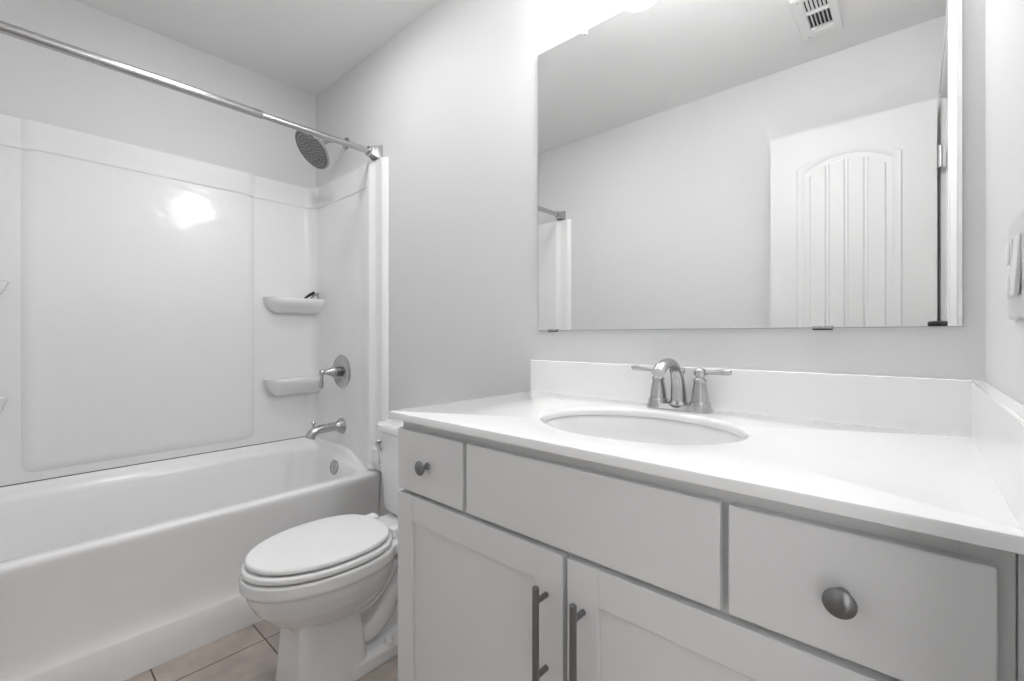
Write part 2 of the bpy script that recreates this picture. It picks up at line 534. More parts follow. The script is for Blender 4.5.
def corner_shelf(zt, depth_z, mirror):
    bm = BM()
    def outline(yl, xd, r, xe):
        # back edge on the wall, rounded left end, front edge, right end at the end panel
        P = [(XP - 0.004, yl)]
        for i in range(9):
            a = PI * 1.5 + PI / 2 * i / 8
            P.append((XP + xd - r + r * math.sin(PI / 2 * i / 8), yl + r - r * math.cos(PI / 2 * i / 8)))
        P += [(xe, -0.10), (xe + 0.012, -0.055), (xe + 0.030, YP + 0.004), (XP - 0.004, YP + 0.004)]
        return P
    spec = ((-0.235, 0.040, 0.015, 0.045, -depth_z), (-0.252, 0.058, 0.030, 0.062, -depth_z * 0.86), (-0.270, 0.082, 0.045, 0.088, -depth_z * 0.55), (-0.279, 0.096, 0.055, 0.104, -0.026), (-0.283, 0.098, 0.058, 0.108, -0.014),
            (-0.286, 0.094, 0.055, 0.106, -0.002), (-0.281, 0.087, 0.05, 0.099, 0.0), (-0.275, 0.080, 0.045, 0.092, -0.004))
    rings = []
    for yl, xd, r, xe, dz in spec:
        P = outline(yl - (0.040 if mirror else 0.0), xd, r, xe)
        rings.append([(x, (-L - y) if mirror else y, zt + dz) for x, y in P])
    loft(bm, rings)
    obj('corner_shelf', bm, M_ACRYL, sur, angle=60)
for mir in (False, True):
    corner_shelf(1.288, 0.078, mir)
    corner_shelf(0.866, 0.092, mir)
# dark open joint between surround and tub ledge
bm = BM(); box(bm, 0.004, 0.018, -L + 0.004, -0.004, 0.5298, 0.5342)
obj('joint_line', bm, M_CAULK, sur)

# small clip on the upper corner shelf
clip = thing('hair_clip', 'small dark metal clip lying on the upper corner shelf', 'clip', (0.080, -0.060, 1.287))
bm = BM(); tube(bm, [(0.070, -0.092, 1.290), (0.082, -0.070, 1.309), (0.094, -0.050, 1.325)], [0.005, 0.008, 0.006], 10)
obj('jaw', bm, M_BLACK, clip)
bm = BM(); tube(bm, [(0.078, -0.062, 1.290), (0.086, -0.046, 1.312), (0.096, -0.034, 1.318), (0.092, -0.028, 1.291)], [0.005, 0.009, 0.009, 0.005], 10)
obj('spring', bm, M_NICKEL, clip)

# ------------------------------------------------------------------ shower rod
XR, ZR = 0.652, 1.940
rod = thing('shower_rod', 'straight chrome telescoping shower curtain rod above the tub', 'curtain rod', (XR, -L / 2, ZR))
bm = BM(); lathe(bm, (XR, -L + 0.02, ZR), (0, 1, 0), [(0.0158, 0), (0.0158, 0.955), (0.0142, 0.958)], 28); obj('outer_tube', bm, M_NICKEL, rod)
bm = BM(); lathe(bm, (XR, -0.53, ZR), (0, 1, 0), [(0.0132, 0), (0.0132, 0.51)], 28); obj('inner_tube', bm, M_NICKEL, rod)
for y, s in ((-0.002, -1), (-L + 0.002, 1)):
    bm = BM()
    def sq(h, dy, r):
        return [(XR + a, y + s * dy, ZR + b_) for a, b_ in rrect(-h, h, -h, h, r, 4, 2)]
    loft(bm, [sq(0.033, 0.0, 0.003), sq(0.033, 0.005, 0.003), sq(0.017, 0.050, 0.006)])
    lathe(bm, (XR, y + s * 0.044, ZR), (0, s, 0), [(0.016, 0), (0.0235, 0.002), (0.0235, 0.012), (0.016, 0.015)], 24)
    obj('end_flange', bm, M_NICKEL, rod, bevel=0.001)

# ------------------------------------------------------------------ shower head
XH = 0.350
sh = thing('wall_shower', 'round brushed nickel shower head on a bent arm above the surround', 'shower head', (XH, -0.001, 2.075))
bm = BM(); lathe(bm, (XH, -0.001, 2.075), (0, -1, 0), [(0.032, 0), (0.032, 0.003), (0.026, 0.008), (0.013, 0.012), (0.010, 0.013)]); obj('wall_flange', bm, M_NICKEL, sh)
HC = Vector((XH, -0.178, 1.992)); HN = Vector((0, -0.74, -0.67)).normalized()
bm = BM(); tube(bm, smooth_path([(XH, -0.002, 2.075), (XH, -0.05, 2.072), (XH, -0.095, 2.060), tuple(HC - HN * 0.045)], 20), 0.0095, 16); obj('arm', bm, M_NICKEL, sh)
bm = BM()
lathe(bm, HC - HN * 0.055, HN, [(0.012, 0.0), (0.017, 0.003), (0.020, 0.012), (0.016, 0.022), (0.024, 0.030), (0.060, 0.040), (0.096, 0.046), (0.101, 0.050), (0.101, 0.057), (0.097, 0.060)], 48)
hd = obj('head', bm, M_NICKEL, sh)
bm = BM(); lathe(bm, HC + HN * 0.004, HN, [(0.096, 0), (0.095, 0.003), (0.0, 0.0035)], 48)
face = obj('spray_face', bm, M_SPRAY, hd)
bm = BM()
d_, a_, b_ = frame_of(HN)
for ringr, cnt in ((0.014, 6), (0.030, 12), (0.046, 18), (0.062, 24), (0.078, 30)):
    for k in range(cnt):
        t = 2 * PI * (k + (ringr * 40 % 1)) / cnt
        p = HC + HN * 0.0072 + (a_ * math.cos(t) + b_ * math.sin(t)) * ringr
        lathe(bm, p, HN, [(0.0040, 0), (0.0034, 0.003), (0.0, 0.0034)], 6)
o = obj('nozzles', bm, M_NOZZLE, hd); o['kind'] = 'stuff'

# ------------------------------------------------------------------ shower valve
XV, ZV = 0.338, 0.906
val = thing('shower_valve', 'round brushed nickel shower valve with a drop lever, on the end panel', 'shower valve', (XV, YP, ZV))
bm = BM(); lathe(bm, (XV, YP, ZV), (0, -1, 0), [(0.084, 0), (0.085, 0.004), (0.078, 0.011), (0.050, 0.016), (0.030, 0.018), (0.0, 0.018)], 48); obj('escutcheon', bm, M_NICKEL, val)
bm = BM(); lathe(bm, (XV, YP - 0.015, ZV), (0, -1, 0), [(0.025, 0), (0.025, 0.026), (0.0, 0.027)]); obj('sleeve', bm, M_PULL, val)
bm = BM(); lathe(bm, (XV, YP - 0.041, ZV), (0, -1, 0), [(0.030, 0), (0.030, 0.004), (0.024, 0.012), (0.015, 0.035), (0.010, 0.046), (0.009, 0.052), (0.014, 0.056), (0.016, 0.064), (0.012, 0.073), (0.0, 0.076)]); obj('handle_hub', bm, M_NICKEL, val)
bm = BM(); tube(bm, [(XV, YP - 0.105, ZV - 0.006), (XV, YP - 0.108, ZV - 0.030), (XV, YP - 0.110, ZV - 0.060), (XV, YP - 0.110, ZV - 0.074), (XV, YP - 0.110, ZV - 0.079)], [0.007, 0.008, 0.0115, 0.010, 0.004], 14)
obj('lever', bm, M_NICKEL, val)

# ------------------------------------------------------------------ tub spout
ZT = 0.628
sp = thing('tub_spout', 'brushed nickel tub spout with diverter knob above the tub end', 'tub spout', (XV, YP, ZT))
bm = BM(); lathe(bm, (XV, YP, ZT), (0, -1, 0), [(0.041, 0), (0.041, 0.004), (0.035, 0.012), (0.024, 0.028), (0.021, 0.040)]); obj('flange', bm, M_NICKEL, sp)
bm = BM(); tube(bm, smooth_path([(XV, YP - 0.03, ZT), (XV, YP - 0.08, ZT - 0.001), (XV, YP - 0.125, ZT - 0.004), (XV, YP - 0.155, ZT - 0.018), (XV, YP - 0.165, ZT - 0.040)], 24), [0.0215] * 12 + [0.021] * 6 + [0.021, 0.0215, 0.022, 0.0225, 0.023, 0.0235, 0.0235], 20); obj('body', bm, M_NICKEL, sp)
bm = BM(); lathe(bm, (XV, YP - 0.148, ZT + 0.008), (0, 0, 1), [(0.005, 0), (0.005, 0.016), (0.009, 0.020), (0.010, 0.028), (0.006, 0.033), (0.0, 0.034)], 18); obj('diverter_knob', bm, M_NICKEL, sp)

# ------------------------------------------------------------------ toilet
XT = 1.108
toi = thing('toilet', 'white two-piece elongated toilet with closed lid between tub and vanity', 'toilet', (XT, -0.40, 0))
def egg(hw, yf, yb, z, n=56, pw=2.25, cx=XT):
    """elongated bowl outline; yf front tip, yb back"""
    yc = yb + (yf - yb) * 0.46
    out = []
    for k in range(n):
        t = 2 * PI * k / n
        c, s_ = math.cos(t), math.sin(t)
        p = 2.0 if s_ < 0 else 2.6
        x = hw * math.copysign(abs(c) ** (2 / p), c)
        y = (yc - yf if s_ < 0 else yb - yc) * math.copysign(abs(s_) ** (2 / p), s_)
        out.append((cx + x, yc + y, z))
    return out
bm = BM()
loft(bm, [egg(0.060, -0.550, -0.34, 0.180), egg(0.096, -0.602, -0.32, 0.205), egg(0.130, -0.648, -0.30, 0.240), egg(0.152, -0.684, -0.28, 0.280), egg(0.164, -0.704, -0.268, 0.318), egg(0.1685, -0.712, -0.264, 0.343),
          egg(0.1690, -0.7130, -0.263, 0.347), egg(0.1735, -0.7205, -0.26, 0.3505), egg(0.1750, -0.7230, -0.26, 0.356), egg(0.1750, -0.7230, -0.26, 0.386), egg(0.172, -0.720, -0.262, 0.390), egg(0.160, -0.700, -0.264, 0.3905)])
# pedestal
def rr3(x0, x1, y0, y1, r, z):
    return [(x, y, z) for x, y in rrect(x0, x1, y0, y1, r, 6, 6)]
loft(bm, [rr3(XT - 0.092, XT + 0.106, -0.606, -0.378, 0.026, 0.0), rr3(XT - 0.089, XT + 0.104, -0.602, -0.382, 0.026, 0.06), rr3(XT - 0.084, XT + 0.098, -0.594, -0.395, 0.026, 0.17), rr3(XT - 0.084, XT + 0.098, -0.592, -0.400, 0.026, 0.275)])
# foot and rear column
loft(bm, [rr3(XT - 0.110, XT + 0.110, -0.46, -0.120, 0.04, 0.0), rr3(XT - 0.108, XT + 0.108, -0.46, -0.125, 0.04, 0.040), rr3(XT - 0.090, XT + 0.090, -0.46, -0.135, 0.04, 0.056)])
loft(bm, [rr3(XT - 0.040, XT + 0.040, -0.46, -0.120, 0.02, 0.0), rr3(XT - 0.040, XT + 0.040, -0.46, -0.120, 0.02, 0.30), rr3(XT - 0.10, XT + 0.10, -0.40, -0.07, 0.03, 0.345)])
# rear deck under the tank
loft(bm, [rr3(XT - 0.100, XT + 0.100, -0.33, -0.050, 0.04, 0.335), rr3(XT - 0.122, XT + 0.122, -0.33, -0.040, 0.04, 0.355), rr3(XT - 0.122, XT + 0.122, -0.33, -0.040, 0.04, 0.388), rr3(XT - 0.116, XT + 0.116, -0.32, -0.046, 0.04, 0.393)])
for s in (-1, 1):
    tube(bm, smooth_path([(XT + s * 0.030, -0.44, 0.13), (XT + s * 0.036, -0.37, 0.098), (XT + s * 0.040, -0.31, 0.125), (XT + s * 0.040, -0.25, 0.215), (XT + s * 0.040, -0.195, 0.255), (XT + s * 0.040, -0.155, 0.19), (XT + s * 0.04, -0.15, 0.03)], 36), 0.042, 14)
    tube(bm, smooth_path([(XT + s * 0.050, -0.44, 0.235), (XT + s * 0.055, -0.385, 0.215), (XT + s * 0.060, -0.33, 0.250), (XT + s * 0.070, -0.28, 0.330)], 18), 0.040, 14)
bowl = obj('bowl', bm, M_CERAMIC, toi, angle=None)
rm = bowl.modifiers.new('remesh', 'REMESH'); rm.mode = 'VOXEL'; rm.voxel_size = 0.004; rm.use_smooth_shade = True
sm = bowl.modifiers.new('smooth', 'SMOOTH'); sm.factor = 0.5; sm.iterations = 4
for s in (-1, 1):
    bm = BM(); lathe(bm, (XT + s * 0.092, -0.30, 0.048), (0, 0, 1), [(0.016, 0), (0.016, 0.010), (0.012, 0.019), (0.004, 0.023), (0.0, 0.0235)], 20); obj('bolt_cap', bm, M_SEAT, toi)
def plate(rb, z0, z1, rnd=0.006, hw=0.17, yf=-0.72, yb=-0.285, dome=0.0):
    bm = BM()
    R = [egg(hw - 0.020, yf + 0.020, yb - 0.020, z0 + 0.001)]
    for i in range(4):
        a = PI / 2 * i / 3
        d = rb * (1 - math.sin(a)); R.append(egg(hw - d, yf + d, yb - d, z0 + rb * (1 - math.cos(a))))
    for i in range(6):
        a = PI / 2 * i / 5
        d = rnd * (1 - math.cos(a)); R.append(egg(hw - d, yf + d, yb - d, z1 - rnd * (1 - math.sin(a))))
    for q, dz in ((0.03, 0.4), (0.07, 0.8), (0.12, 1.0)):
        R.append(egg(hw - rnd - q, yf + rnd + q, yb - rnd - q * 0.8, z1 + dome * dz))
    loft(bm, R)
    return bm
obj('seat', plate(0.002, 0.3965, 0.4140, 0.008, 0.1725, -0.7185, -0.272), M_SEAT, toi, angle=60)
obj('lid', plate(0.002, 0.4205, 0.4355, 0.008, 0.166, -0.7085, -0.283, dome=0.004), M_SEAT, toi, angle=60)
for s in (-1, 1):
    bm = BM(); box(bm, XT + s * 0.075 - 0.02, XT + s * 0.075 + 0.02, -0.285, -0.247, 0.392, 0.427); obj('lid_hinge', bm, M_SEAT, toi, bevel=0.006, seg=3)
def bow(x0, x1, y0, y1, r, z, k):
    out = []
    for x, y in rrect(x0, x1, y0, y1, r, 8, 8):
        t = (x - XT) / ((x1 - x0) / 2)
        ym = (y0 + y1) / 2
        if y < ym:
            y += k * min(1.0, t * t) * sstep((ym - y) / (ym - y0))
        out.append((x, y, z))
    return out
bm = BM()
loft(bm, [bow(XT - 0.158, XT + 0.158, -0.150, -0.045, 0.04, 0.392, 0.02), bow(XT - 0.178, XT + 0.178, -0.178, -0.030, 0.05, 0.405, 0.02), bow(XT - 0.184, XT + 0.184, -0.184, -0.027, 0.05, 0.45, 0.02), bow(XT - 0.198, XT + 0.198, -0.195, -0.022, 0.055, 0.60, 0.025), bow(XT - 0.203, XT + 0.203, -0.198, -0.020, 0.055, 0.712, 0.025)])
obj('tank', bm, M_CERAMIC, toi, angle=45)
bm = BM()
loft(bm, [bow(XT - 0.202, XT + 0.202, -0.197, -0.018, 0.055, 0.712, 0.025), bow(XT - 0.209, XT + 0.209, -0.204, -0.012, 0.058, 0.717, 0.025), bow(XT - 0.211, XT + 0.211, -0.206, -0.012, 0.058, 0.738, 0.025), bow(XT - 0.205, XT + 0.205, -0.200, -0.016, 0.055, 0.746, 0.025), bow(XT - 0.18, XT + 0.18, -0.175, -0.04, 0.05, 0.749, 0.025)])
obj('tank_lid', bm, M_CERAMIC, toi, angle=45)
bm = BM()
lathe(bm, (XT - 0.158, -0.168, 0.668), (-0.45, -0.9, 0), [(0.024, 0), (0.024, 0.006), (0.019, 0.010), (0.010, 0.011), (0.009, 0.020), (0.0, 0.021)], 24)
tube(bm, [(XT - 0.164, -0.190, 0.668), (XT - 0.140, -0.203, 0.665), (XT - 0.10, -0.218, 0.658), (XT - 0.085, -0.221, 0.656)], [0.006, 0.006, 0.008, 0.004], 12)
obj('flush_lever', bm, M_NICKEL, toi)

# ------------------------------------------------------------------ vanity cabinet
VX0, VX1 = 1.5935, 2.6040
YD, YC = -0.535, -0.516
van = thing('vanity_cabinet', 'pale grey shaker vanity cabinet with two doors and two drawers', 'cabinet', ((VX0 + VX1) / 2, -0.25, 0))
bm = BM()
box(bm, VX0, VX0 + 0.018, YC, -0.003, 0.0, 0.8905)
box(bm, VX1 - 0.018, VX1, YC, -0.003, 0.0, 0.8905)
box(bm, VX0 + 0.018, VX1 - 0.018, -0.012, -0.003, 0.10, 0.8905)
box(bm, VX0 + 0.018, VX1 - 0.018, YC + 0.02, -0.012, 0.10, 0.118)
obj('carcass', bm, M_CABIN, van, bevel=0.001)
bm = BM()
Y2 = YC + 0.019
box(bm, VX0 + 0.0005, VX0 + 0.04, YC - 0.0005, Y2, 0.10, 0.890)
box(bm, VX1 - 0.04, VX1 - 0.0005, YC - 0.0005, Y2, 0.10, 0.890)
box(bm, VX0 + 0.04, VX1 - 0.04, YC - 0.0005, Y2, 0.855, 0.890)
box(bm, VX0 + 0.04, VX1 - 0.04, YC - 0.0005, Y2, 0.700, 0.738)
box(bm, VX0 + 0.04, VX1 - 0.04, YC - 0.0005, Y2, 0.10, 0.135)
for xm, z0, z1 in ((1.835, 0.738, 0.855), (2.343, 0.738, 0.855), (2.088, 0.135, 0.700)):
    box(bm, xm - 0.02, xm + 0.02, YC - 0.0005, Y2, z0, z1)
obj('face_frame', bm, M_CABIN, van, bevel=0.0006)
bm = BM(); box(bm, VX0 + 0.018, VX1 - 0.018, -0.462, -0.446, 0.0, 0.10); obj('toe_kick', bm, M_CABIN, van)
bm = BM(); box(bm, VX1 + 0.0005, W - 0.0005, YC - 0.004, YC + 0.015, 0.0, 0.890); obj('filler_strip', bm, M_CABIN, van, bevel=0.001)
def knob(x, z, parent):
    bm = BM()
    lathe(bm, (x, YD, z), (0, -1, 0), [(0.0085, 0), (0.0085, 0.002), (0.0055, 0.005), (0.0050, 0.013), (0.0075, 0.017), (0.0150, 0.0195), (0.0163, 0.022), (0.0155, 0.0245), (0.0105, 0.0275), (0.005, 0.0288), (0.0, 0.029)], 36)
    obj('knob', bm, M_PULL, parent)
def front(name, x0, x1, z0, z1):
    bm = BM(); box(bm, x0, x1, YD, YC - 0.001, z0, z1)
    return obj(name, bm, M_CAB, van, bevel=0.0022, seg=3)
d1 = front('drawer', 1.598, 1.829, 0.724, 0.867); knob(1.714, 0.796, d1)
front('false_front', 1.841, 2.338, 0.724, 0.867)
d2 = front('drawer', 2.348, 2.590, 0.724, 0.867); knob(2.469, 0.796, d2)
def shaker(x0, x1, z0, z1, hx):
    bm = BM(); w = 0.060
    box(bm, x0, x0 + w, YD, YC - 0.001, z0, z1); box(bm, x1 - w, x1, YD, YC - 0.001, z0, z1)
    box(bm, x0 + w, x1 - w, YD, YC - 0.001, z1 - w, z1); box(bm, x0 + w, x1 - w, YD, YC - 0.001, z0, z0 + w)
    box(bm, x0 + w - 0.002, x1 - w + 0.002, YD + 0.008, YC - 0.003, z0 + w - 0.002, z1 - w + 0.002)
    d = obj('door', bm, M_CAB, van, bevel=0.0012, seg=2)
    bm = BM()
    lathe(bm, (hx, YD - 0.030, 0.484), (0, 0, 1), [(0.0050, 0), (0.0060, 0.001), (0.0060, 0.176), (0.0050, 0.177), (0.0, 0.177)], 24)
    for z in (0.508, 0.636):
        lathe(bm, (hx, YD, z), (0, -1, 0), [(0.0050, 0), (0.0050, 0.030)], 18)
    obj('bar_pull', bm, M_PULL, d)
shaker(1.597, 2.083, 0.104, 0.714, 2.049)
shaker(2.093, 2.590, 0.104, 0.714, 2.125)

# ------------------------------------------------------------------ countertop with undermount basin
ZC, ZB = 0.9085, 0.8910
CX0, CX1, CY0, CY1 = 1.588, W - 0.0005, -0.5534, -0.0005
SX, SY, SA, SB = 2.094, -0.290, 0.210, 0.165
top = thing('vanity_countertop', 'glossy white vanity countertop with splashes and an oval sink', 'countertop', (SX, SY, ZB))
N = 128
angs = sorted([2 * PI * k / N for k in range(N)] + [math.atan2(y - SY, x - SX) % (2 * PI) for x in (CX0, CX1) for y in (CY0, CY1)])
def rect_ring(z, d):
    out = []
    for a in angs:
        c, s_ = math.cos(a), math.sin(a)
        tx = ((CX1 - SX) if c > 0 else (CX0 - SX)) / c if abs(c) > 1e-9 else 1e9
        ty = ((CY1 - SY) if s_ > 0 else (CY0 - SY)) / s_ if abs(s_) > 1e-9 else 1e9
        t = min(tx, ty)
        x, y = SX + c * t, SY + s_ * t
        out.append((min(max(x, CX0 + d), CX1 - d), min(max(y, CY0 + d), CY1 - d), z))
    return out
def ell(d, z, cx=SX, cy=SY):
    out = []
    for a in angs:
        c, s_ = math.cos(a), math.sin(a)
        t = 1 / math.sqrt((c / (SA + d)) ** 2 + (s_ / (SB + d)) ** 2)
        out.append((cx + c * t, cy + s_ * t, z))
    return out
bm = BM()
loft(bm, [rect_ring(ZB, 0.001), rect_ring(ZB + 0.001, 0.0), rect_ring(ZC - 0.004, 0.0), rect_ring(ZC - 0.0012, 0.0012), rect_ring(ZC, 0.004),
          ell(0.010, ZC), ell(0.006, ZC - 0.0004), ell(0.003, ZC - 0.0018), ell(0.0005, ZC - 0.005), ell(0.0, ZC - 0.010), ell(0.0, ZB), rect_ring(ZB, 0.001)], False, False)
bmesh.ops.remove_doubles(bm, verts=bm.verts[:], dist=1e-6)
obj('slab', bm, M_COUNTER, top, angle=40)
bm = BM()
prof = [(0.016, 0.0), (0.004, 0.0), (0.002, -0.0015), (-0.001, -0.010), (-0.008, -0.035), (-0.020, -0.070), (-0.040, -0.100), (-0.075, -0.122), (-0.105, -0.132), (-0.135, -0.137)]
loft(bm, [ell(d, ZB - 0.0008 + z) for d, z in prof], False, True)
basin = obj('sink_basin', bm, M_SINK, top, angle=50)
basin['label'] = 'white oval undermount sink basin'
bm = BM(); lathe(bm, (SX, SY, ZB - 0.139), (0, 0, 1), [(0.024, 0), (0.030, 0.003), (0.027, 0.005), (0.020, 0.004), (0.018, 0.007), (0.0, 0.009)]); obj('drain', bm, M_NICKEL, basin)
bm = BM(); box(bm, CX0, CX1 - 0.012, -0.020, -0.0005, ZC - 0.004, 1.010); obj('backsplash', bm, M_COUNTER, top, bevel=0.0025, seg=3)
bm = BM(); box(bm, W - 0.020, W - 0.0006, CY0 + 0.001, -0.0006, ZC - 0.004, 1.0102); obj('side_splash', bm, M_COUNTER, top, bevel=0.0025, seg=3)

# ------------------------------------------------------------------ faucet
FX, FY = 2.0985, -0.068
fa = thing('sink_faucet', 'brushed nickel two-handle centerset faucet behind the oval sink', 'faucet', (FX, FY, ZC))
Z0 = ZC + 0.0003
bm = BM()
def stad(hx, hy, z): return [(FX + a, FY + b_, z) for a, b_ in rrect(-hx, hx, -hy, hy, hy, 10, 6)]
loft(bm, [stad(0.079, 0.0285, Z0), stad(0.079, 0.0285, Z0 + 0.003), stad(0.074, 0.0235, Z0 + 0.007), stad(0.072, 0.021, Z0 + 0.012), stad(0.070, 0.019, Z0 + 0.014)])
obj('base', bm, M_NICKEL, fa, angle=50)
bm = BM()
path = smooth_path([(FX, FY, Z0 + 0.010), (FX, FY - 0.001, Z0 + 0.045), (FX, FY - 0.008, Z0 + 0.078), (FX, FY - 0.028, Z0 + 0.105), (FX, FY - 0.058, Z0 + 0.116), (FX, FY - 0.092, Z0 + 0.112), (FX, FY - 0.118, Z0 + 0.097)], 36)
n_ = len(path)
tube(bm, path, [0.0190 - 0.0070 * sstep(i / (n_ * 0.55)) + 0.0005 * sstep((i / n_ - 0.6) / 0.4) for i in range(n_)], 22, flat=[(1.0 + 0.25 * sstep(i / n_), 1.0 - 0.05 * i / n_) for i in range(n_)])
lathe(bm, (FX, FY, Z0 + 0.012), (0, 0, 1), [(0.026, 0), (0.025, 0.003), (0.021, 0.007), (0.019, 0.012)], 28)
obj('spout', bm, M_NICKEL, fa, angle=60)
bm = BM()
lathe(bm, (FX, FY + 0.028, Z0 + 0.002), (0, 0, 1), [(0.0025, 0), (0.0025, 0.083), (0.005, 0.086), (0.006, 0.092), (0.004, 0.098), (0.0, 0.099)], 14)
obj('lift_rod', bm, M_NICKEL, fa)
for s in (-1, 1):
    hx = FX + s * 0.0515
    bm = BM()
    lathe(bm, (hx, FY, Z0 + 0.001), (0, 0, 1), [(0.0290, 0), (0.0290, 0.004), (0.0255, 0.008), (0.0240, 0.013), (0.0235, 0.021), (0.0205, 0.0225), (0.0200, 0.026), (0.0180, 0.044), (0.0150, 0.062), (0.0138, 0.069), (0.0155, 0.0705), (0.0155, 0.0735), (0.0120, 0.077), (0.0095, 0.080),
                                                (0.0095, 0.082), (0.0125, 0.086), (0.0140, 0.092), (0.0125, 0.098), (0.007, 0.102), (0.0, 0.103)], 30)
    h = obj('handle', bm, M_NICKEL, fa, angle=50)
    bm = BM()
    tube(bm, [(hx + s * 0.008, FY, Z0 + 0.0925), (hx + s * 0.020, FY - 0.001, Z0 + 0.0930), (hx + s * 0.045, FY - 0.002, Z0 + 0.0955), (hx + s * 0.062, FY - 0.003, Z0 + 0.0965), (hx + s * 0.068, FY - 0.003, Z0 + 0.0965), (hx + s * 0.071, FY - 0.003, Z0 + 0.0965)], [0.0045, 0.0038, 0.0062, 0.0068, 0.0062, 0.0040], 16)
    obj('lever', bm, M_NICKEL, h)

# ------------------------------------------------------------------ wall mirror
MX0, MX1, MZ0, MZ1 = 1.6094, 2.5965, 1.1056, 2.0080
mir = thing('wall_mirror', 'large frameless rectangular mirror on the wall above the vanity', 'mirror', ((MX0 + MX1) / 2, -0.001, MZ0))
bm = BM(); box(bm, MX0, MX1, -0.0058, -0.0008, MZ0, MZ1); obj('backing', bm, M_MEDGE, mir)
bm = BM(); box(bm, MX0 + 0.0016, MX1 - 0.0016, -0.0064, -0.0058, MZ0 + 0.0016, MZ1 - 0.0016); obj('glass', bm, M_MIRROR, mir, smooth=False)
for x in (1.671, 2.384):
    bm = BM(); box(bm, x - 0.018, x + 0.018, -0.0105, -0.0005, MZ0 - 0.0045, MZ0 - 0.0005); box(bm, x - 0.018, x + 0.018, -0.0105, -0.0068, MZ0 - 0.0045, MZ0 + 0.0045)
    obj('clip', bm, M_NICKEL, mir, bevel=0.0008)
for x in (1.790, 2.420):
    bm = BM(); box(bm, x - 0.007, x + 0.007, -0.0115, -0.0068, MZ1 - 0.013, MZ1 + 0.010); box(bm, x - 0.007, x + 0.007, -0.0075, -0.0005, MZ1 + 0.0005, MZ1 + 0.010)
    obj('clip', bm, M_CLEAR, mir, bevel=0.002)

# ------------------------------------------------------------------ vanity light above the mirror
vl = thing('vanity_light', 'three-shade brushed nickel vanity light on the wall above the mirror', 'light', (2.10, -0.001, 2.256))
bm = BM(); box(bm, 1.83, 2.37, -0.026, -0.001, 2.226, 2.286); obj('back_plate', bm, M_NICKEL, vl, bevel=0.006, seg=3)
for x in (1.905, 2.10, 2.295):
    bm = BM(); tube(bm, smooth_path([(x, -0.025, 2.256), (x, -0.08, 2.271), (x, -0.130, 2.271), (x, -0.130, 2.241)], 18), 0.008, 12)
    lathe(bm, (x, -0.130, 2.216), (0, 0, 1), [(0.024, 0), (0.024, 0.030), (0.012, 0.036)], 24)
    a = obj('lamp_arm', bm, M_NICKEL, vl)
    bm = BM(); lathe(bm, (x, -0.130, 2.116), (0, 0, 1), [(0.0, 0.006), (0.048, 0.006), (0.056, 0.0), (0.0565, 0.004), (0.054, 0.040), (0.044, 0.080), (0.027, 0.104), (0.0, 0.105)], 32)
    obj('lamp_shade', bm, M_SHADE, a)

# ------------------------------------------------------------------ ceiling vent (seen in the mirror)
VX, VY = 2.221, -1.115
ve = thing('ceiling_vent', 'white louvred air vent in the ceiling, seen in the mirror', 'vent', (VX, VY, H))
hx, hy = 0.078, 0.155
hx, hy = 0.078, 0.160
oa, ob = -0.031, 0.050                       # opening across the slats
banks = ((-0.088, 0.024), (0.040, 0.130))
bm = BM()
for (a, b_, c_, d_) in ((-hx + 0.007, oa, -hy, hy), (ob, hx, -hy, hy), (oa, ob, -hy, banks[0][0]), (oa, ob, banks[0][1], banks[1][0]), (oa, ob, banks[1][1], hy)):
    box(bm, VX + a, VX + b_, VY + c_, VY + d_, H - 0.012, H - 0.0005)
box(bm, VX - 0.020, VX + 0.046, VY - 0.122, VY - 0.106, H - 0.0150, H - 0.0115)
obj('frame', bm, M_TRIM, ve, bevel=0.0015)
bm = BM(); box(bm, VX + oa, VX + ob, VY + banks[0][0], VY + banks[1][1], H - 0.0012, H - 0.0004); obj('duct_opening', bm, M_DARK, ve)
for bank, (ya, yb) in enumerate(banks):
    n = 6
    for i in range(n + 1):
        bm = BM(); xc = VX + oa + (ob - oa) * i / n
        hw_ = 0.0045 if bank == 0 else 0.0085
        box(bm, xc - hw_ * 0.2, xc + hw_ * 0.2, VY + ya, VY + yb, H - 0.0112, H - 0.0030)
        rotpts(bm, bm.verts[:], (xc, VY, H - 0.0070), 'Y', math.radians(20 if bank == 0 else 52))
        obj('slat', bm, M_TRIM, ve)
bm = BM()
lathe(bm, (VX - 0.045, VY - 0.139, H - 0.012), (0, 0, -1), [(0.004, 0), (0.004, 0.001), (0.0, 0.0016)], 12)
obj('screw', bm, M_STEEL, ve)
bm = BM()
lathe(bm, (VX - 0.045, VY + 0.139, H - 0.012), (0, 0, -1), [(0.004, 0), (0.004, 0.001), (0.0, 0.0016)], 12)
obj('screw', bm, M_STEEL, ve)

# ------------------------------------------------------------------ switch plate on the right wall
swy, swz = -0.381, 1.169
sw = thing('switch_plate', 'white two-gang outlet and switch plate on the right wall', 'switch', (W, swy, swz))
bm = BM(); box(bm, W - 0.0065, W - 0.0005, swy - 0.058, swy + 0.058, swz - 0.060, swz + 0.060); obj('cover_plate', bm, M_PLATE, sw, bevel=0.003, seg=3)
bm = BM(); box(bm, W - 0.0095, W - 0.006, swy + 0.006, swy + 0.040, swz - 0.034, swz + 0.034)
o = obj('outlet', bm, M_DEVICE, sw, bevel=0.0012)
for z in (-0.0195, 0.0195):
    bm = BM()
    loft(bm, [[(xx, y, z_) for y, z_ in rrect(swy + 0.0095 + d, swy + 0.0365 - d, swz + z - 0.0135 + d, swz + z + 0.0135 - d, 0.009, 5, 2)] for xx, d in ((W - 0.009, 0), (W - 0.0105, 0), (W - 0.0112, 0.001))])
    k = obj('socket', bm, M_DEVICE, o)
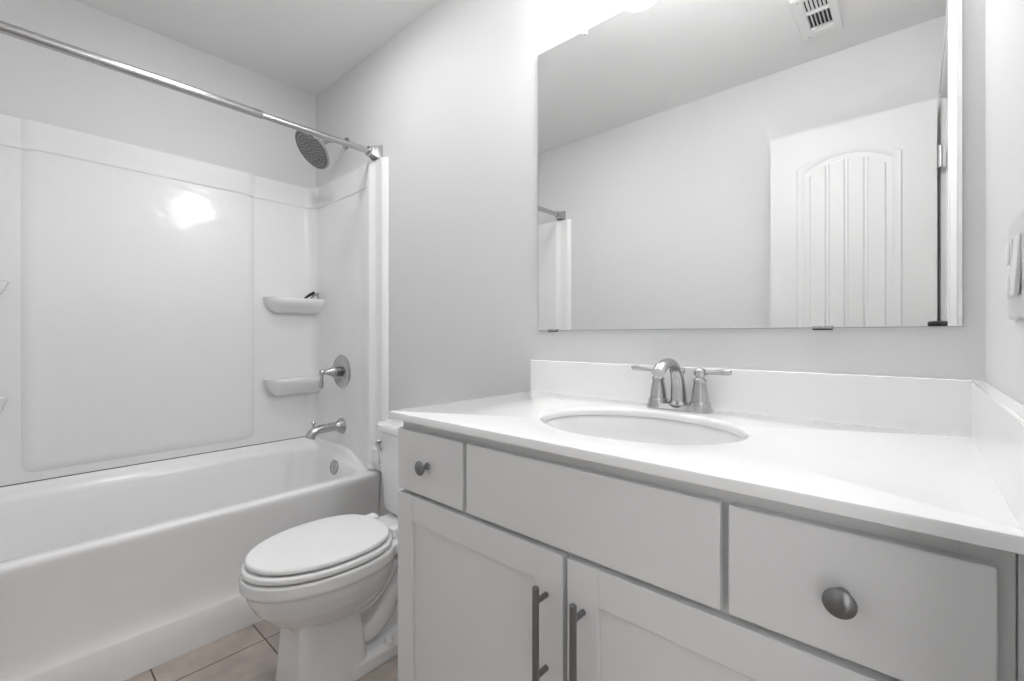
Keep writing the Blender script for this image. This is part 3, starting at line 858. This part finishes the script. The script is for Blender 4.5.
bm = BM(); box(bm, W - 0.0105, W - 0.006, swy - 0.040, swy - 0.006, swz - 0.034, swz + 0.034)
rotpts(bm, bm.verts[:], (W - 0.008, swy - 0.023, swz), 'Y', math.radians(3))
obj('rocker', bm, M_DEVICE, sw, bevel=0.0012)

# ------------------------------------------------------------------ photographer's camera on a tripod, standing in the doorway
yaw = math.radians(41.7698)
F = Vector((-math.sin(yaw), math.cos(yaw), 0)); R = Vector((math.cos(yaw), math.sin(yaw), 0)); U = Vector((0, 0, 1))
C0 = Vector(CAM)
def camp(f, r, u): return C0 + F * f + R * r + U * u
def cbox(bm, f0, f1, r0, r1, u0, u1):
    n0 = len(bm.verts)
    box(bm, 0, 1, 0, 1, 0, 1)
    bm.verts.ensure_lookup_table()
    for v in bm.verts[n0:]:
        v.co = camp(f0 + (f1 - f0) * v.co.x, r0 + (r1 - r0) * v.co.y, u0 + (u1 - u0) * v.co.z)
tp = camp(-0.095, 0, -0.075)
pc = thing('photo_camera', 'black camera on a tripod in the doorway, its top edge in the mirror', 'camera', tuple(camp(-0.095, 0, -0.046)))
bm = BM(); cbox(bm, -0.125, -0.070, -0.066, 0.066, -0.046, 0.036); obj('body', bm, M_BLACK, pc, bevel=0.008, seg=3)
bm = BM(); cbox(bm, -0.122, -0.076, -0.024, 0.024, 0.034, 0.056); obj('viewfinder_hump', bm, M_BLACK, pc, bevel=0.008, seg=3)
bm = BM(); lathe(bm, camp(-0.071, 0, -0.004), F, [(0.034, 0), (0.036, 0.004), (0.036, 0.040), (0.033, 0.046), (0.030, 0.046), (0.026, 0.042), (0.0, 0.044)], 32); obj('lens', bm, M_BLACK, pc)
bm = BM(); lathe(bm, camp(-0.098, 0.048, 0.034), U, [(0.010, 0), (0.010, 0.010), (0.0, 0.011)], 20); obj('mode_dial', bm, M_BLACK, pc)
tr = thing('tripod', 'black camera tripod standing behind the doorway threshold', 'tripod', (tp.x, tp.y, 0))
bm = BM(); lathe(bm, camp(-0.095, 0, -0.105), U, [(0.020, 0), (0.026, 0.010), (0.026, 0.040), (0.016, 0.044), (0.030, 0.048), (0.030, 0.0585)], 24); obj('head', bm, M_BLACK, tr)
bm = BM(); lathe(bm, (tp.x, tp.y, 0.60), U, [(0.012, 0), (0.012, CAM[2] - 0.105 - 0.60)], 16); obj('centre_column', bm, M_BLACK, tr)
for k in range(3):
    a = math.radians(100 + 120 * k)
    bm = BM()
    ft = Vector((tp.x + 0.115 * math.cos(a), tp.y + 0.115 * math.sin(a), 0.008)); tpv = Vector((tp.x + 0.02 * math.cos(a), tp.y + 0.02 * math.sin(a), 0.90))
    tube(bm, [ft, ft.lerp(tpv, 0.48), ft.lerp(tpv, 0.5), tpv], [0.010, 0.010, 0.014, 0.014], 12)
    obj('leg', bm, M_BLACK, tr)

# ------------------------------------------------------------------ added fill light in the hall outside the door, unseen
hl = thing('hall_fill_light', 'unseen round fill light added on the hall ceiling outside the bathroom door', 'light', (3.55, -1.66, H))
bm = BM(); lathe(bm, (3.55, -1.66, H - 0.0005), (0, 0, -1), [(0.27, 0), (0.27, 0.010), (0.255, 0.014), (0.235, 0.014)], 40); obj('fill_base', bm, M_TRIM, hl)
bm = BM(); lathe(bm, (3.55, -1.66, H - 0.012), (0, 0, -1), [(0.235, 0), (0.230, 0.006), (0.15, 0.009), (0.0, 0.010)], 40); obj('lens', bm, M_HALLFILL, hl)

# ------------------------------------------------------------------ made-up ceiling fill, brightens the tub and toilet side, out of view
fl = thing('ceiling_fill_light', 'unseen round fill light added to the ceiling in front of the toilet', 'light', (0.97, -0.57, H))
bm = BM(); lathe(bm, (0.97, -0.57, H - 0.0005), (0, 0, -1), [(0.150, 0), (0.150, 0.006), (0.142, 0.012), (0.126, 0.013)], 40); obj('fill_rim', bm, M_TRIM, fl)
bm = BM(); lathe(bm, (0.97, -0.57, H - 0.012), (0, 0, -1), [(0.126, 0), (0.124, 0.004), (0.110, 0.009), (0.06, 0.012), (0.0, 0.013)], 40); obj('lens', bm, M_FILLGLOW, fl)
